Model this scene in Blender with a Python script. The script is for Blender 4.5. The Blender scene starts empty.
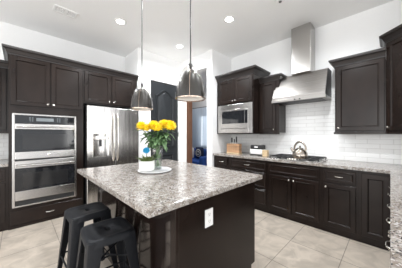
import bpy, bmesh, math, random
from mathutils import Vector, Matrix
random.seed(7)
PI = math.pi
S = bpy.context.scene
COL = S.collection

# ------------------------------------------------------------------ camera
cam = bpy.data.cameras.new('camera')
cam.sensor_width = 36.0
cam.lens = 36.0 * 186.0 / 402.0
cam.shift_y = 0.5 / 402.0
cam.clip_start = 0.02
CAM = bpy.data.objects.new('camera', cam)
COL.objects.link(CAM)
CAM.location = (0, 0, 1.31)
CAM.rotation_euler = (PI / 2, 0, math.radians(-44.5))
S.camera = CAM

# ------------------------------------------------------------------ world, lights, exposure
w = bpy.data.worlds.new('world')
S.world = w
w.use_nodes = True
bg = w.node_tree.nodes['Background']
bg.inputs[0].default_value = (0.93, 0.96, 1.0, 1)
bg.inputs[1].default_value = 1.0


def area(name, loc, rot, sx, sy, power, col=(1, 1, 1)):
    l = bpy.data.lights.new(name, 'AREA')
    l.shape = 'RECTANGLE'
    l.size, l.size_y = sx, sy
    l.energy = power
    l.color = col
    o = bpy.data.objects.new(name, l)
    COL.objects.link(o)
    o.location = loc
    o.rotation_euler = rot
    return o


# area lights of the unseen living room behind the camera, added except the last
area('living_side_fill', (-3.8, -0.2, 1.35), (PI / 2, 0, -PI / 2), 1.6, 2.3, 34, (1, 0.99, 0.97))
area('living_side_fill', (-3.8, 2.4, 1.35), (PI / 2, 0, -PI / 2), 1.3, 2.3, 28, (1, 0.99, 0.97))
area('living_room_area', (-1.6, -3.8, 1.45), (PI / 2, 0, 0), 2.0, 2.1, 36, (1, 0.99, 0.97))  # added fill, set clear of the oven glass reflection
area('living_room_area', (2.45, -3.8, 1.45), (PI / 2, 0, 0), 1.6, 2.1, 32, (1, 0.99, 0.97))  # window inferred from its reflection in the oven glass
# added unseen ceiling fill to brighten the room beyond the doorway
area('far_room_fill', (4.1, 4.5, 2.95), (0, 0, 0), 0.9, 0.9, 13, (1, 0.98, 0.96))
S.view_settings.view_transform = 'Standard'
S.view_settings.look = 'None'
S.view_settings.gamma = 1
S.view_settings.use_curve_mapping = False
S.view_settings.exposure = 0.70
S.cycles.use_denoising = True
S.cycles.max_bounces = 10
S.cycles.diffuse_bounces = 6
S.cycles.sample_clamp_indirect = 6.0
S.cycles.caustics_reflective = False
S.cycles.caustics_refractive = False


# ------------------------------------------------------------------ material helpers
def newmat(name):
    m = bpy.data.materials.new(name)
    m.use_nodes = True
    nt = m.node_tree
    return m, nt, nt.nodes['Principled BSDF']


def simple(name, col, rough=0.5, metal=0.0, var=0.08, nscale=12.0, bump=0.0, stretch=(1, 1, 1), emit=None, estr=0.0, coat=0.0, spec=0.5):
    m, nt, b = newmat(name)
    tc = nt.nodes.new('ShaderNodeTexCoord')
    mp = nt.nodes.new('ShaderNodeMapping')
    mp.inputs['Scale'].default_value = stretch
    nz = nt.nodes.new('ShaderNodeTexNoise')
    nz.inputs['Scale'].default_value = nscale
    nz.inputs['Detail'].default_value = 5
    nt.links.new(tc.outputs['Object'], mp.inputs[0])
    nt.links.new(mp.outputs[0], nz.inputs['Vector'])
    r = nt.nodes.new('ShaderNodeValToRGB')
    r.color_ramp.elements[0].position = 0.3
    r.color_ramp.elements[1].position = 0.7
    r.color_ramp.elements[0].color = tuple(c * (1 - var) for c in col) + (1,)
    r.color_ramp.elements[1].color = tuple(min(1, c * (1 + var)) for c in col) + (1,)
    nt.links.new(nz.outputs[0], r.inputs[0])
    nt.links.new(r.outputs[0], b.inputs['Base Color'])
    b.inputs['Roughness'].default_value = rough
    b.inputs['Metallic'].default_value = metal
    b.inputs['Specular IOR Level'].default_value = spec
    b.inputs['Coat Weight'].default_value = coat
    b.inputs['Coat Roughness'].default_value = 0.12
    if bump:
        bp = nt.nodes.new('ShaderNodeBump')
        bp.inputs['Strength'].default_value = bump
        bp.inputs['Distance'].default_value = 0.002
        nt.links.new(nz.outputs[0], bp.inputs['Height'])
        nt.links.new(bp.outputs[0], b.inputs['Normal'])
    if emit:
        b.inputs['Emission Color'].default_value = emit + (1,)
        b.inputs['Emission Strength'].default_value = estr
    return m


def brick_mat(name, axes, bw, bh, off, c1, c2, grout, gw, rough, ox=0.0, oy=0.0, bumpd=0.002, vein=None):
    m, nt, b = newmat(name)
    L = nt.links.new
    tc = nt.nodes.new('ShaderNodeTexCoord')
    sp = nt.nodes.new('ShaderNodeSeparateXYZ')
    cb = nt.nodes.new('ShaderNodeCombineXYZ')
    L(tc.outputs['Object'], sp.inputs[0])
    for k, (ax, o) in enumerate(zip(axes, (ox, oy))):
        ad = nt.nodes.new('ShaderNodeMath')
        ad.operation = 'ADD'
        ad.inputs[1].default_value = -o
        L(sp.outputs['XYZ'.index(ax)], ad.inputs[0])
        L(ad.outputs[0], cb.inputs[k])
    br = nt.nodes.new('ShaderNodeTexBrick')
    br.offset = off
    br.squash = 1
    br.inputs['Scale'].default_value = 1
    br.inputs['Brick Width'].default_value = bw
    br.inputs['Row Height'].default_value = bh
    br.inputs['Mortar Size'].default_value = gw
    br.inputs['Mortar Smooth'].default_value = 0.2
    br.inputs['Bias'].default_value = 0
    br.inputs['Color1'].default_value = c1 + (1,)
    br.inputs['Color2'].default_value = c2 + (1,)
    br.inputs['Mortar'].default_value = grout + (1,)
    L(cb.outputs[0], br.inputs['Vector'])
    col = br.outputs[0]
    if vein:
        nz = nt.nodes.new('ShaderNodeTexNoise')
        nz.inputs['Scale'].default_value = 5
        nz.inputs['Detail'].default_value = 7
        nz.inputs['Distortion'].default_value = 1.2
        L(tc.outputs['Object'], nz.inputs['Vector'])
        r = nt.nodes.new('ShaderNodeValToRGB')
        r.color_ramp.elements[0].position = 0.35
        r.color_ramp.elements[0].color = (vein, vein, vein, 1)
        r.color_ramp.elements[1].position = 0.65
        r.color_ramp.elements[1].color = (1.10, 1.10, 1.10, 1)
        L(nz.outputs[0], r.inputs[0])
        mx = nt.nodes.new('ShaderNodeMix')
        mx.data_type = 'RGBA'
        mx.blend_type = 'MULTIPLY'
        mx.inputs[0].default_value = 1
        L(br.outputs[0], mx.inputs[6])
        L(r.outputs[0], mx.inputs[7])
        col = mx.outputs[2]
    L(col, b.inputs['Base Color'])
    b.inputs['Roughness'].default_value = rough
    bp = nt.nodes.new('ShaderNodeBump')
    bp.invert = True
    bp.inputs['Strength'].default_value = 0.6
    bp.inputs['Distance'].default_value = bumpd
    L(br.outputs['Fac'], bp.inputs['Height'])
    L(bp.outputs[0], b.inputs['Normal'])
    return m


def granite_mat():
    m, nt, b = newmat('speckled_granite')
    L = nt.links.new
    tc = nt.nodes.new('ShaderNodeTexCoord')

    def noise(sc, det, dist=0.0):
        n = nt.nodes.new('ShaderNodeTexNoise')
        n.inputs['Scale'].default_value = sc
        n.inputs['Detail'].default_value = det
        n.inputs['Distortion'].default_value = dist
        L(tc.outputs['Object'], n.inputs['Vector'])
        return n

    def ramp(src, *st):
        r = nt.nodes.new('ShaderNodeValToRGB')
        e = r.color_ramp.elements
        while len(e) < len(st):
            e.new(0.5)
        for k, (p, c) in enumerate(st):
            e[k].position = p
            e[k].color = (c + (1,)) if isinstance(c, tuple) else (c, c, c, 1)
        L(src, r.inputs[0])
        return r

    def mix(fac, a, c):
        x = nt.nodes.new('ShaderNodeMix')
        x.data_type = 'RGBA'
        L(fac, x.inputs[0])
        L(a, x.inputs[6])
        if isinstance(c, tuple):
            x.inputs[7].default_value = c + (1,)
        else:
            L(c, x.inputs[7])
        return x.outputs[2]
    base = ramp(noise(22, 5, 0.6).outputs[0], (0.28, (0.165, 0.135, 0.112)), (0.45, (0.24, 0.208, 0.18)), (0.64, (0.36, 0.335, 0.31)))
    brown = ramp(noise(38, 4, 0.4).outputs[0], (0.59, 0.0), (0.70, 0.7))
    c = mix(brown.outputs[0], base.outputs[0], (0.16, 0.12, 0.095))
    grey = ramp(noise(55, 4, 0.2).outputs[0], (0.60, 0.0), (0.68, 0.85))
    c = mix(grey.outputs[0], c, (0.10, 0.10, 0.105))
    vor = nt.nodes.new('ShaderNodeTexVoronoi')
    vor.inputs['Scale'].default_value = 150
    L(tc.outputs['Object'], vor.inputs['Vector'])
    sp = nt.nodes.new('ShaderNodeSeparateColor')
    L(vor.outputs['Color'], sp.inputs[0])
    dk = ramp(sp.outputs[0], (0.90, 0.0), (0.92, 1.0))
    c = mix(dk.outputs[0], c, (0.05, 0.045, 0.045))
    wt = ramp(sp.outputs[1], (0.86, 0.0), (0.88, 1.0))
    c = mix(wt.outputs[0], c, (0.47, 0.455, 0.44))
    L(c, b.inputs['Base Color'])
    b.inputs['Roughness'].default_value = 0.16
    return m


def thin_glass(name, tint=(1, 1, 1), refl=1.0):
    m = bpy.data.materials.new(name)
    m.use_nodes = True
    nt = m.node_tree
    nt.nodes.clear()
    L = nt.links.new
    out = nt.nodes.new('ShaderNodeOutputMaterial')
    tr = nt.nodes.new('ShaderNodeBsdfTransparent')
    tr.inputs[0].default_value = tint + (1,)
    gl = nt.nodes.new('ShaderNodeBsdfGlossy')
    gl.inputs['Roughness'].default_value = 0.02
    lw = nt.nodes.new('ShaderNodeLayerWeight')
    lw.inputs[0].default_value = 0.5
    pw = nt.nodes.new('ShaderNodeMath')
    pw.operation = 'POWER'
    pw.inputs[1].default_value = 3.0
    L(lw.outputs['Facing'], pw.inputs[0])
    fr = nt.nodes.new('ShaderNodeMath')
    fr.operation = 'MULTIPLY_ADD'
    fr.inputs[1].default_value = 0.93
    fr.inputs[2].default_value = 0.045 * refl
    L(pw.outputs[0], fr.inputs[0])
    mx = nt.nodes.new('ShaderNodeMixShader')
    L(fr.outputs[0], mx.inputs[0])
    L(tr.outputs[0], mx.inputs[1])
    L(gl.outputs[0], mx.inputs[2])
    L(mx.outputs[0], out.inputs[0])
    return m


M = {}
M['wall'] = simple('white_wall_paint', (0.86, 0.86, 0.855), 0.6, var=0.01, nscale=60, bump=0.05)
M['ceil'] = simple('white_ceiling_paint', (0.90, 0.90, 0.895), 0.7, var=0.01, nscale=60, bump=0.05)
M['trim'] = simple('white_trim_paint', (0.82, 0.82, 0.81), 0.4, var=0.01)
M['farwall'] = simple('shaded_far_wall', (0.50, 0.50, 0.51), 0.6, var=0.02)  # far room's shade is put into this grey
M['espresso'] = simple('espresso_stained_wood', (0.0140, 0.0090, 0.0072), 0.24, var=0.3, nscale=3, stretch=(1.5, 1.5, 1), bump=0.0, spec=0.26)
M['gloss'] = simple('polished_espresso_panel', (0.012, 0.0078, 0.0065), 0.12, var=0.16, nscale=7, stretch=(5, 5, 0.7), spec=0.5, coat=0.5)
M['crown'] = simple('espresso_crown_wood', (0.016, 0.012, 0.011), 0.35, var=0.3, nscale=9, stretch=(0.7, 6, 6))
M['steel'] = simple('brushed_stainless_steel', (0.47, 0.455, 0.44), 0.25, 1.0, var=0.06, nscale=6, stretch=(1, 1, 60), bump=0.03)
M['steelv'] = simple('brushed_stainless_reflection_streaks', (0.52, 0.505, 0.49), 0.20, 1.0, var=0.30, nscale=4, stretch=(6, 6, 0.25), bump=0.25)  # light and dark vertical streaks in the colour imitate reflections
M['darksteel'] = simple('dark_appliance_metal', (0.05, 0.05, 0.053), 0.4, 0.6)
M['hoodsteel'] = simple('brushed_hood_steel', (0.31, 0.295, 0.28), 0.30, 1.0, var=0.16, nscale=5, stretch=(0.6, 0.6, 30), bump=0.03)
M['kettlesteel'] = simple('warm_kettle_steel', (0.34, 0.30, 0.26), 0.2, 1.0, var=0.08)
M['nickel'] = simple('satin_nickel', (0.72, 0.69, 0.64), 0.22, 1.0, var=0.03)
M['blackglass'] = simple('black_oven_glass', (0.012, 0.013, 0.015), 0.06, var=0.1, spec=0.5)
M['greyglass'] = simple('grey_oven_window', (0.018, 0.018, 0.019), 0.09, var=0.1, spec=0.5)
M['display'] = simple('oven_display', (0.16, 0.18, 0.19), 0.25)
M['black'] = simple('black_cast_iron', (0.018, 0.018, 0.019), 0.5, var=0.15)
M['stool'] = simple('black_powder_coated_steel', (0.0065, 0.0075, 0.010), 0.5, 0.0, var=0.2, nscale=30, spec=0.28)
M['granite'] = granite_mat()
M['floor'] = brick_mat('beige_porcelain_floor_tile', 'XY', 0.51, 0.508, 0.0, (0.53, 0.465, 0.395), (0.505, 0.44, 0.37), (0.24, 0.21, 0.175), 0.004, 0.28, 0.36 - 0.255 * 0, 0.357, 0.001, vein=0.80)
M['tile'] = brick_mat('white_subway_tile', 'YZ', 0.264, 0.0655, 0.5, (0.84, 0.84, 0.83), (0.80, 0.80, 0.79), (0.64, 0.635, 0.62), 0.003, 0.3, 0.1, 0.915)
M['tilex'] = brick_mat('white_subway_tile_left', 'XZ', 0.264, 0.0655, 0.5, (0.84, 0.84, 0.83), (0.80, 0.80, 0.79), (0.64, 0.635, 0.62), 0.003, 0.3, 0.1, 0.915)
M['doorgrey'] = simple('charcoal_door_paint', (0.017, 0.0195, 0.022), 0.35, spec=0.35, var=0.06)
M['wood'] = simple('warm_stained_wood', (0.13, 0.062, 0.036), 0.4, var=0.3, nscale=8, stretch=(5, 5, 0.6))
M['block'] = simple('acacia_wood', (0.46, 0.27, 0.15), 0.45, var=0.3, nscale=7, stretch=(0.6, 0.6, 7))
M['lightwood'] = simple('pale_bamboo', (0.56, 0.42, 0.25), 0.5, var=0.12, nscale=7, stretch=(6, 6, 1))
M['white'] = simple('white_plastic', (0.85, 0.85, 0.84), 0.35, var=0.01)
M['ceramic'] = simple('white_glazed_ceramic', (0.86, 0.86, 0.84), 0.22, var=0.02)
M['marble'] = simple('white_marble', (0.82, 0.83, 0.84), 0.2, var=0.06, nscale=9)
M['gun'] = simple('gunmetal_shade', (0.026, 0.024, 0.021), 0.36, 0.3, var=0.12, nscale=4)
M['inner'] = simple('shade_inside_white', (0.85, 0.82, 0.78), 0.5, var=0.01)
M['copper'] = simple('pale_copper', (0.75, 0.60, 0.50), 0.25, 1.0, var=0.03)
M['bulb'] = simple('frosted_bulb', (0.88, 0.86, 0.82), 0.35)
M['lens'] = simple('lit_recessed_lens', (1, 1, 1), 0.5, emit=(1, 0.98, 0.95), estr=9)
M['glass'] = thin_glass('clear_glass')
M['domeglass'] = thin_glass('clear_dome_glass', (0.985, 0.975, 0.965), 0.5)
M['water'] = thin_glass('vase_water', (0.80, 0.88, 0.83))
M['petal'] = simple('yellow_petals', (0.93, 0.66, 0.02), 0.55, var=0.2, nscale=60)
M['petal2'] = simple('deep_yellow_petals', (0.88, 0.55, 0.02), 0.55, var=0.2, nscale=60)
M['leaf'] = simple('green_leaves', (0.10, 0.185, 0.075), 0.5, var=0.45, nscale=40)
M['leaf2'] = simple('fresh_green_leaves', (0.15, 0.21, 0.06), 0.5, var=0.35, nscale=40)
M['stem'] = simple('green_stems', (0.10, 0.20, 0.06), 0.5, var=0.2)
M['bluef'] = simple('teal_blue_petals', (0.03, 0.36, 0.58), 0.5, var=0.2, nscale=60)
M['bluesofa'] = simple('royal_blue_velvet', (0.012, 0.07, 0.32), 0.7, var=0.2, nscale=14)
M['curtain'] = simple('sheer_blue_curtain', (0.60, 0.72, 0.86), 0.8, var=0.05)
M['navy'] = simple('navy_fabric', (0.012, 0.02, 0.06), 0.8, var=0.1)
M['cream'] = simple('cream_fabric', (0.75, 0.74, 0.70), 0.85, var=0.12, nscale=18)
M['outlet_dark'] = simple('outlet_slots', (0.08, 0.08, 0.08), 0.5)
M['ventgrey'] = simple('vent_shadow_grey', (0.12, 0.12, 0.12), 0.7)


# ------------------------------------------------------------------ mesh helpers
def box(bm, x0, x1, y0, y1, z0, z1):
    vs = [bm.verts.new((x, y, z)) for x in (x0, x1) for y in (y0, y1) for z in (z0, z1)]
    for f in ((0, 1, 3, 2), (4, 6, 7, 5), (0, 4, 5, 1), (2, 3, 7, 6), (0, 2, 6, 4), (1, 5, 7, 3)):
        bm.faces.new([vs[i] for i in f])


def rings(bm, rows, close0=True, close1=True, cyc=True):
    V = [[bm.verts.new(p) for p in r] for r in rows]
    n = len(V[0])
    for a, b in zip(V, V[1:]):
        for i in range(n if cyc else n - 1):
            j = (i + 1) % n
            bm.faces.new((a[i], a[j], b[j], b[i]))
    if close0:
        bm.faces.new(V[0][::-1])
    if close1:
        bm.faces.new(V[-1])
    return V


def panel(bm, x0, x1, z0, z1, prof, y=0.0):
    """prof: (inset, y offset) rings from the back edge to the centre field; faces -y"""
    rows = []
    for i, dy in prof:
        rows.append([(x0 + i, y + dy, z0 + i), (x1 - i, y + dy, z0 + i), (x1 - i, y + dy, z1 - i), (x0 + i, y + dy, z1 - i)])
    rings(bm, rows)


def lathe(bm, prof, c=(0, 0, 0), axis='z', n=24, close0=True, close1=True):
    rows = []
    for r, h in prof:
        row = []
        for k in range(n):
            a = 2 * PI * k / n
            u, v = max(r, 1e-5) * math.cos(a), max(r, 1e-5) * math.sin(a)
            if axis == 'z':
                p = (c[0] + u, c[1] + v, c[2] + h)
            elif axis == 'y':
                p = (c[0] + u, c[1] - h, c[2] + v)   # h grows towards -y (out of a front)
            else:
                p = (c[0] + h, c[1] + u, c[2] + v)
            row.append(p)
        rows.append(row)
    rings(bm, rows, close0, close1)


def tube(bm, pts, r, n=8, close=False):
    pts = [Vector(p) for p in pts]
    rows = []
    t0 = (pts[1] - pts[0]).normalized()
    up = Vector((0, 0, 1)) if abs(t0.z) < 0.9 else Vector((1, 0, 0))
    nrm = t0.cross(up).normalized()
    for i, p in enumerate(pts):
        a = pts[max(i - 1, 0)]
        b = pts[min(i + 1, len(pts) - 1)]
        t = (b - a).normalized()
        nrm = (nrm - t * nrm.dot(t)).normalized()
        bn = t.cross(nrm)
        rr = r[i] if isinstance(r, (list, tuple)) else r
        rows.append([p + (nrm * math.cos(2 * PI * k / n) + bn * math.sin(2 * PI * k / n)) * rr for k in range(n)])
    rings(bm, rows)


def sweep(bm, path, prof):
    """closed profile (outward offset, z) swept along a plan path with mitred corners; outward = right of travel"""
    P = [Vector((p[0], p[1])) for p in path]
    nr = []
    for a, b in zip(P, P[1:]):
        d = (b - a).normalized()
        nr.append(Vector((d.y, -d.x)))
    rows = []
    for i, p in enumerate(P):
        if i == 0:
            m = nr[0]
        elif i == len(P) - 1:
            m = nr[-1]
        else:
            s = nr[i - 1] + nr[i]
            m = s / (s.dot(nr[i]))
        rows.append([(p.x + m.x * o, p.y + m.y * o, z) for o, z in prof])
    rings(bm, rows)


def prism(bm, pts, z0, z1):
    rings(bm, [[(x, y, z0) for x, y in pts], [(x, y, z1) for x, y in pts]])


def build(name, bm, mat, parent=None, bevel=0.0, smooth=None, seg=2):
    bmesh.ops.recalc_face_normals(bm, faces=bm.faces)
    me = bpy.data.meshes.new(name)
    bm.to_mesh(me)
    bm.free()
    me.materials.append(M[mat] if isinstance(mat, str) else mat)
    if smooth is not None:
        me.polygons.foreach_set('use_smooth', [True] * len(me.polygons))
        me.set_sharp_from_angle(angle=math.radians(smooth))
    o = bpy.data.objects.new(name, me)
    COL.objects.link(o)
    if parent:
        o.parent = parent
    if bevel:
        md = o.modifiers.new('edge', 'BEVEL')
        md.width = bevel
        md.segments = seg
        md.limit_method = 'ANGLE'
        md.angle_limit = math.radians(40)
    return o


def B(name, mat, parent, *boxes, bevel=0.0):
    bm = bmesh.new()
    for b in boxes:
        box(bm, *b)
    return build(name, bm, mat, parent, bevel)


def tag(o, label, cat, group=None):
    o['label'] = label
    o['category'] = cat
    if group:
        o['group'] = group
    return o


def thing(name, label, cat, loc=(0, 0, 0), rz=0.0, group=None):
    o = bpy.data.objects.new(name, None)
    COL.objects.link(o)
    o.empty_display_size = 0.1
    o.location = loc
    o.rotation_euler = (0, 0, rz)
    return tag(o, label, cat, group)


def struct(name, mat, *boxes, bevel=0.0, parent=None):
    o = B(name, mat, parent, *boxes, bevel=bevel)
    if parent is None:
        o['kind'] = 'structure'
    return o


def copy_tree(root, loc, rz):
    r = root.copy()
    COL.objects.link(r)
    r.location = loc
    r.rotation_euler = (0, 0, rz)
    for ch in list(root.children):
        c = ch.copy()
        COL.objects.link(c)
        c.parent = r
        for g in list(ch.children):
            d = g.copy()
            COL.objects.link(d)
            d.parent = c
    return r


# ------------------------------------------------------------------ the room
ZC = 3.10
XW, YW = 3.58, 4.31        # range wall, oven wall
YP, XP = 3.645, 1.76       # pantry wall front and its side
XH = 2.90                  # hall wall
struct('floor', 'floor', (-2.6, 6.6, -2.4, 7.2, -0.1, 0.0))
struct('ceiling', 'ceil', (-2.6, 6.6, -2.4, 7.2, ZC, ZC + 0.1))
struct('wall_left', 'wall', (-2.6, 1.76, YW, YW + 0.15, 0, ZC))
struct('wall_right', 'wall', (XW, XW + 0.12, -0.575, 2.62, 0, ZC))
struct('wall_south', 'wall', (2.75, XW + 0.12, -0.70, -0.575, 0, ZC))
DX0, DX1, DZ = 2.055, 2.79, 2.485
struct('wall_pantry', 'wall', (XP, DX0 - 0.012, YP, YP + 0.12, 0, ZC), (DX1 + 0.012, 3.065, YP, YP + 0.12, 0, ZC),
       (DX0 - 0.012, DX1 + 0.012, YP, YP + 0.12, DZ + 0.012, ZC), (XP, XP + 0.12, YP + 0.12, YW + 0.15, 0, ZC),
       (XP + 0.12, 3.065, YW, YW + 0.15, 0, ZC))
HY0, HY1, HZ = 2.77, 3.43, 2.77
struct('wall_hall', 'wall', (XH, XH + 0.165, HY1 + 0.012, YP, 0, ZC), (XH, XH + 0.165, HY0, HY1 + 0.012, HZ, ZC),
       (XH, XW + 0.12, 2.62, HY0, 0, ZC))
# doorway lining in brown wood, left jamb of the hall opening
struct('trim_1', 'wood', (XH - 0.004, XH + 0.169, HY1, HY1 + 0.012, 0, HZ))
# pantry door casing
cw = 0.075
struct('trim_2', 'trim', (DX0 - cw, DX0 - 0.012, YP - 0.018, YP, 0, DZ + cw), (DX1 + 0.012, DX1 + cw, YP - 0.018, YP, 0, DZ + cw),
       (DX0 - 0.012, DX1 + 0.012, YP - 0.018, YP, DZ + 0.012, DZ + cw), bevel=0.004)
struct('baseboard_pantry', 'trim', (XP, DX0 - cw, YP - 0.014, YP, 0, 0.12), (DX1 + cw, XH, YP - 0.014, YP, 0, 0.12), bevel=0.003)
# the room beyond the doorway
FX = 5.0
WY0, WY1, WZ0, WZ1 = 4.55, 5.22, 0.85, 2.05
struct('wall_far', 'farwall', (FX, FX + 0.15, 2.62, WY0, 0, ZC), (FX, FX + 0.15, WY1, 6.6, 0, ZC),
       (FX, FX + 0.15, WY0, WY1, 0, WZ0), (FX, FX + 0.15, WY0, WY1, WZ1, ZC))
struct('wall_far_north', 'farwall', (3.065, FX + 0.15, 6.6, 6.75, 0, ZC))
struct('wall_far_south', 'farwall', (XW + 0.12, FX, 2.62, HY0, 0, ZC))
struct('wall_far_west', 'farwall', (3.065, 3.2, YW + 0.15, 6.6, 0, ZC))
wn = struct('window_1', 'trim', (FX + 0.03, FX + 0.09, WY0, WY0 + 0.04, WZ0, WZ1), (FX + 0.03, FX + 0.09, WY1 - 0.04, WY1, WZ0, WZ1),
            (FX + 0.03, FX + 0.09, WY0 + 0.04, WY1 - 0.04, WZ0, WZ0 + 0.04), (FX + 0.03, FX + 0.09, WY0 + 0.04, WY1 - 0.04, WZ1 - 0.04, WZ1))
B('pane', 'glass', wn, (FX + 0.055, FX + 0.06, WY0 + 0.04, WY1 - 0.04, WZ0 + 0.04, WZ1 - 0.04))

# subway tile
struct('wall_backsplash', 'tile', (XW - 0.008, XW, -0.575, 2.62, 0.915, 1.42), (XW - 0.008, XW, 0.565, 1.37, 1.42, 1.95))
struct('wall_backsplash_left', 'tilex', (-1.2, -0.095, YW - 0.008, YW, 0.915, 1.42))


# ------------------------------------------------------------------ pantry door
def pantry_door():
    d = struct('door_1', 'doorgrey', (DX0, DX1, YP + 0.01, YP + 0.05, 0.008, DZ), bevel=0.003)
    x0, x1 = DX0 + 0.12, DX1 - 0.12

    def outline(z0, z1, arch, ins):
        a, b = x0 + ins, x1 - ins
        pts = [(a, z0 + ins), (b, z0 + ins)]
        n = 16
        for k in range(n + 1):
            t = k / n
            x = b + (a - b) * t
            # cathedral arch: flat shoulders, raised middle
            s = max(0.0, math.sin(PI * t)) ** 1.4
            pts.append((x, z1 - ins + arch * s))
        return pts
    for z0, z1, arch in ((1.02, 2.20, 0.14), (0.24, 0.86, 0.0)):
        bm = bmesh.new()
        rows = []
        for ins, dy in ((0, 0.0), (0.010, -0.026), (0.030, -0.026), (0.044, -0.004), (0.065, -0.004), (0.095, -0.018)):
            rows.append([(x, YP + 0.011 + dy, z) for x, z in outline(z0, z1, arch, ins)])
        rings(bm, rows)
        build('raised_panel', bm, 'doorgrey', d, smooth=25)
    for z in (0.25, 1.26, 2.2):
        bm = bmesh.new()
        lathe(bm, [(0.008, 0), (0.008, 0.1)], (DX1 + 0.004, YP - 0.004, z), 'z', 10)
        build('hinge', bm, 'black', d, smooth=40)
    bm = bmesh.new()
    lathe(bm, [(0.03, 0), (0.03, 0.006), (0.012, 0.012), (0.012, 0.04), (0.027, 0.05), (0.027, 0.066), (0.015, 0.074)], (DX0 + 0.065, YP + 0.01, 0.95), 'y', 20)
    build('door_knob', bm, 'nickel', d, smooth=40)


pantry_door()

# ------------------------------------------------------------------ cabinets
DOOR = [(0, 0), (0, -0.018), (0.003, -0.021), (0.048, -0.021), (0.050, -0.024), (0.055, -0.024), (0.058, -0.020), (0.064, -0.012), (0.068, -0.012)]
DRAW = [(0, 0), (0, -0.018), (0.003, -0.021), (0.022, -0.021), (0.025, -0.024), (0.030, -0.022), (0.034, -0.013), (0.040, -0.012)]


def knob(x, z, parent, y=-0.021):
    bm = bmesh.new()
    lathe(bm, [(0.008, 0), (0.006, 0.006), (0.006, 0.012), (0.0115, 0.016), (0.012, 0.022), (0.008, 0.026), (0.003, 0.027)], (x, y, z), 'y', 14)
    return build('knob', bm, 'nickel', parent, smooth=40)


def pull(x, z, parent, y=-0.021, half=0.05):
    bm = bmesh.new()
    pts = []
    for k in range(13):
        t = -1 + 2 * k / 12
        pts.append((x + half * t, y - 0.030 * (1 - abs(t) ** 3.5) + 0.001, z))
    tube(bm, pts, [0.0050 if abs(-1 + 2 * k / 12) < 0.8 else 0.008 for k in range(13)], 8)
    return build('pull_handle', bm, 'nickel', parent, smooth=50)


def cab_door(root, x0, x1, z0, z1, kn=None, prof=DOOR):
    bm = bmesh.new()
    panel(bm, x0, x1, z0, z1, prof)
    d = build('door', bm, 'espresso', root)
    if kn == 'L':
        knob(x0 + 0.028, z0 + 0.04 if z0 > 1 else z1 - 0.045, d)
    if kn == 'R':
        knob(x1 - 0.028, z0 + 0.04 if z0 > 1 else z1 - 0.045, d)
    return d


def drawer(root, x0, x1, z0, z1, handle=True, name='drawer', prof=DRAW):
    bm = bmesh.new()
    panel(bm, x0, x1, z0, z1, prof)
    d = build(name, bm, 'espresso', root)
    if handle:
        pull((x0 + x1) / 2, (z0 + z1) / 2, d)
    return d


def crown_prof(z0, z1, p):
    h = z1 - z0
    return [(0.0, z0), (0.010, z0), (0.012, z0 + h * 0.16), (0.020, z0 + h * 0.20), (0.026, z0 + h * 0.34), (p * 0.62, z0 + h * 0.62),
            (p * 0.9, z0 + h * 0.70), (p * 0.92, z0 + h * 0.80), (p, z0 + h * 0.82), (p, z1), (0.0, z1)]


def crown(root, path, z0, z1, p=0.062):
    bm = bmesh.new()
    sweep(bm, path, crown_prof(z0, z1, p))
    return build('crown_moulding', bm, 'crown', root)


# --- oven tower
T = thing('oven_cabinet', 'tall espresso cabinet housing the double wall oven', 'cabinet', (-0.095, 3.66, 0))
tw, td = 0.885, 0.642
B('body', 'espresso', T, (0, 0.030, 0, td, 0, 2.42), (0.785, tw, 0, td, 0, 2.42), (0.030, 0.785, 0, td, 0.0, 0.284),
  (0.030, 0.785, 0, td, 1.612, 2.42), (0.030, 0.785, td - 0.02, td, 0.284, 1.612))
cab_door(T, 0.018, 0.443, 1.722, 2.405, 'R')
cab_door(T, 0.455, 0.872, 1.722, 2.405, 'L')
drawer(T, 0.02, 0.865, 0.05, 0.245, prof=[(0, 0), (0, -0.018), (0.004, -0.021)])
B('base_skirting', 'espresso', T, (0, tw, -0.012, -0.0005, 0.0, 0.04), bevel=0.003)
crown(T, [(0, td), (0, 0), (tw + 0.0005, 0)], 2.415, 2.515)


def handle_bar(x0, x1, z, parent, y0, out=0.05, r=0.011):
    bm = bmesh.new()
    tube(bm, [(x0, y0 - out, z), (x1, y0 - out, z)], r, 12)
    for x in (x0 + 0.03, x1 - 0.03):
        tube(bm, [(x, y0 + 0.001, z), (x, y0 - out, z)], r * 0.8, 10)
    return build('handle', bm, 'steel', parent, smooth=40)


O = thing('double_oven', 'stainless steel double wall oven with two black glass doors', 'oven', (-0.061, 3.66, 0.29))
ow, oh = 0.746, 1.316
B('chassis', 'darksteel', O, (0.004, ow - 0.006, 0.002, 0.56, 0.0, oh - 0.002))
f_ = 0.028
B('trim_frame', 'steel', O, (0, f_, -0.022, 0.0, 0, oh), (ow - f_, ow, -0.022, 0.0, 0, oh), (f_, ow - f_, -0.022, 0.0, oh - 0.022, oh),
  (f_, ow - f_, -0.022, 0.0, 0.0, 0.02), bevel=0.003)
cp = B('control_panel', 'blackglass', O, (f_ + 0.002, ow - f_ - 0.002, -0.026, 0.0, 1.178, oh - 0.024), bevel=0.003)
B('display', 'display', cp, (0.25, 0.45, -0.0275, -0.0255, 1.215, 1.262))
for sx in (0.175, 0.49):
    bm = bmesh.new()
    for k in range(4):
        for kk in range(2):
            xx = sx + 0.028 * kk
            zz = 1.212 + 0.0165 * k
            box(bm, xx, xx + 0.016, -0.0275, -0.0255, zz, zz + 0.007)
    build('key_pad', bm, 'display', cp)


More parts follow.
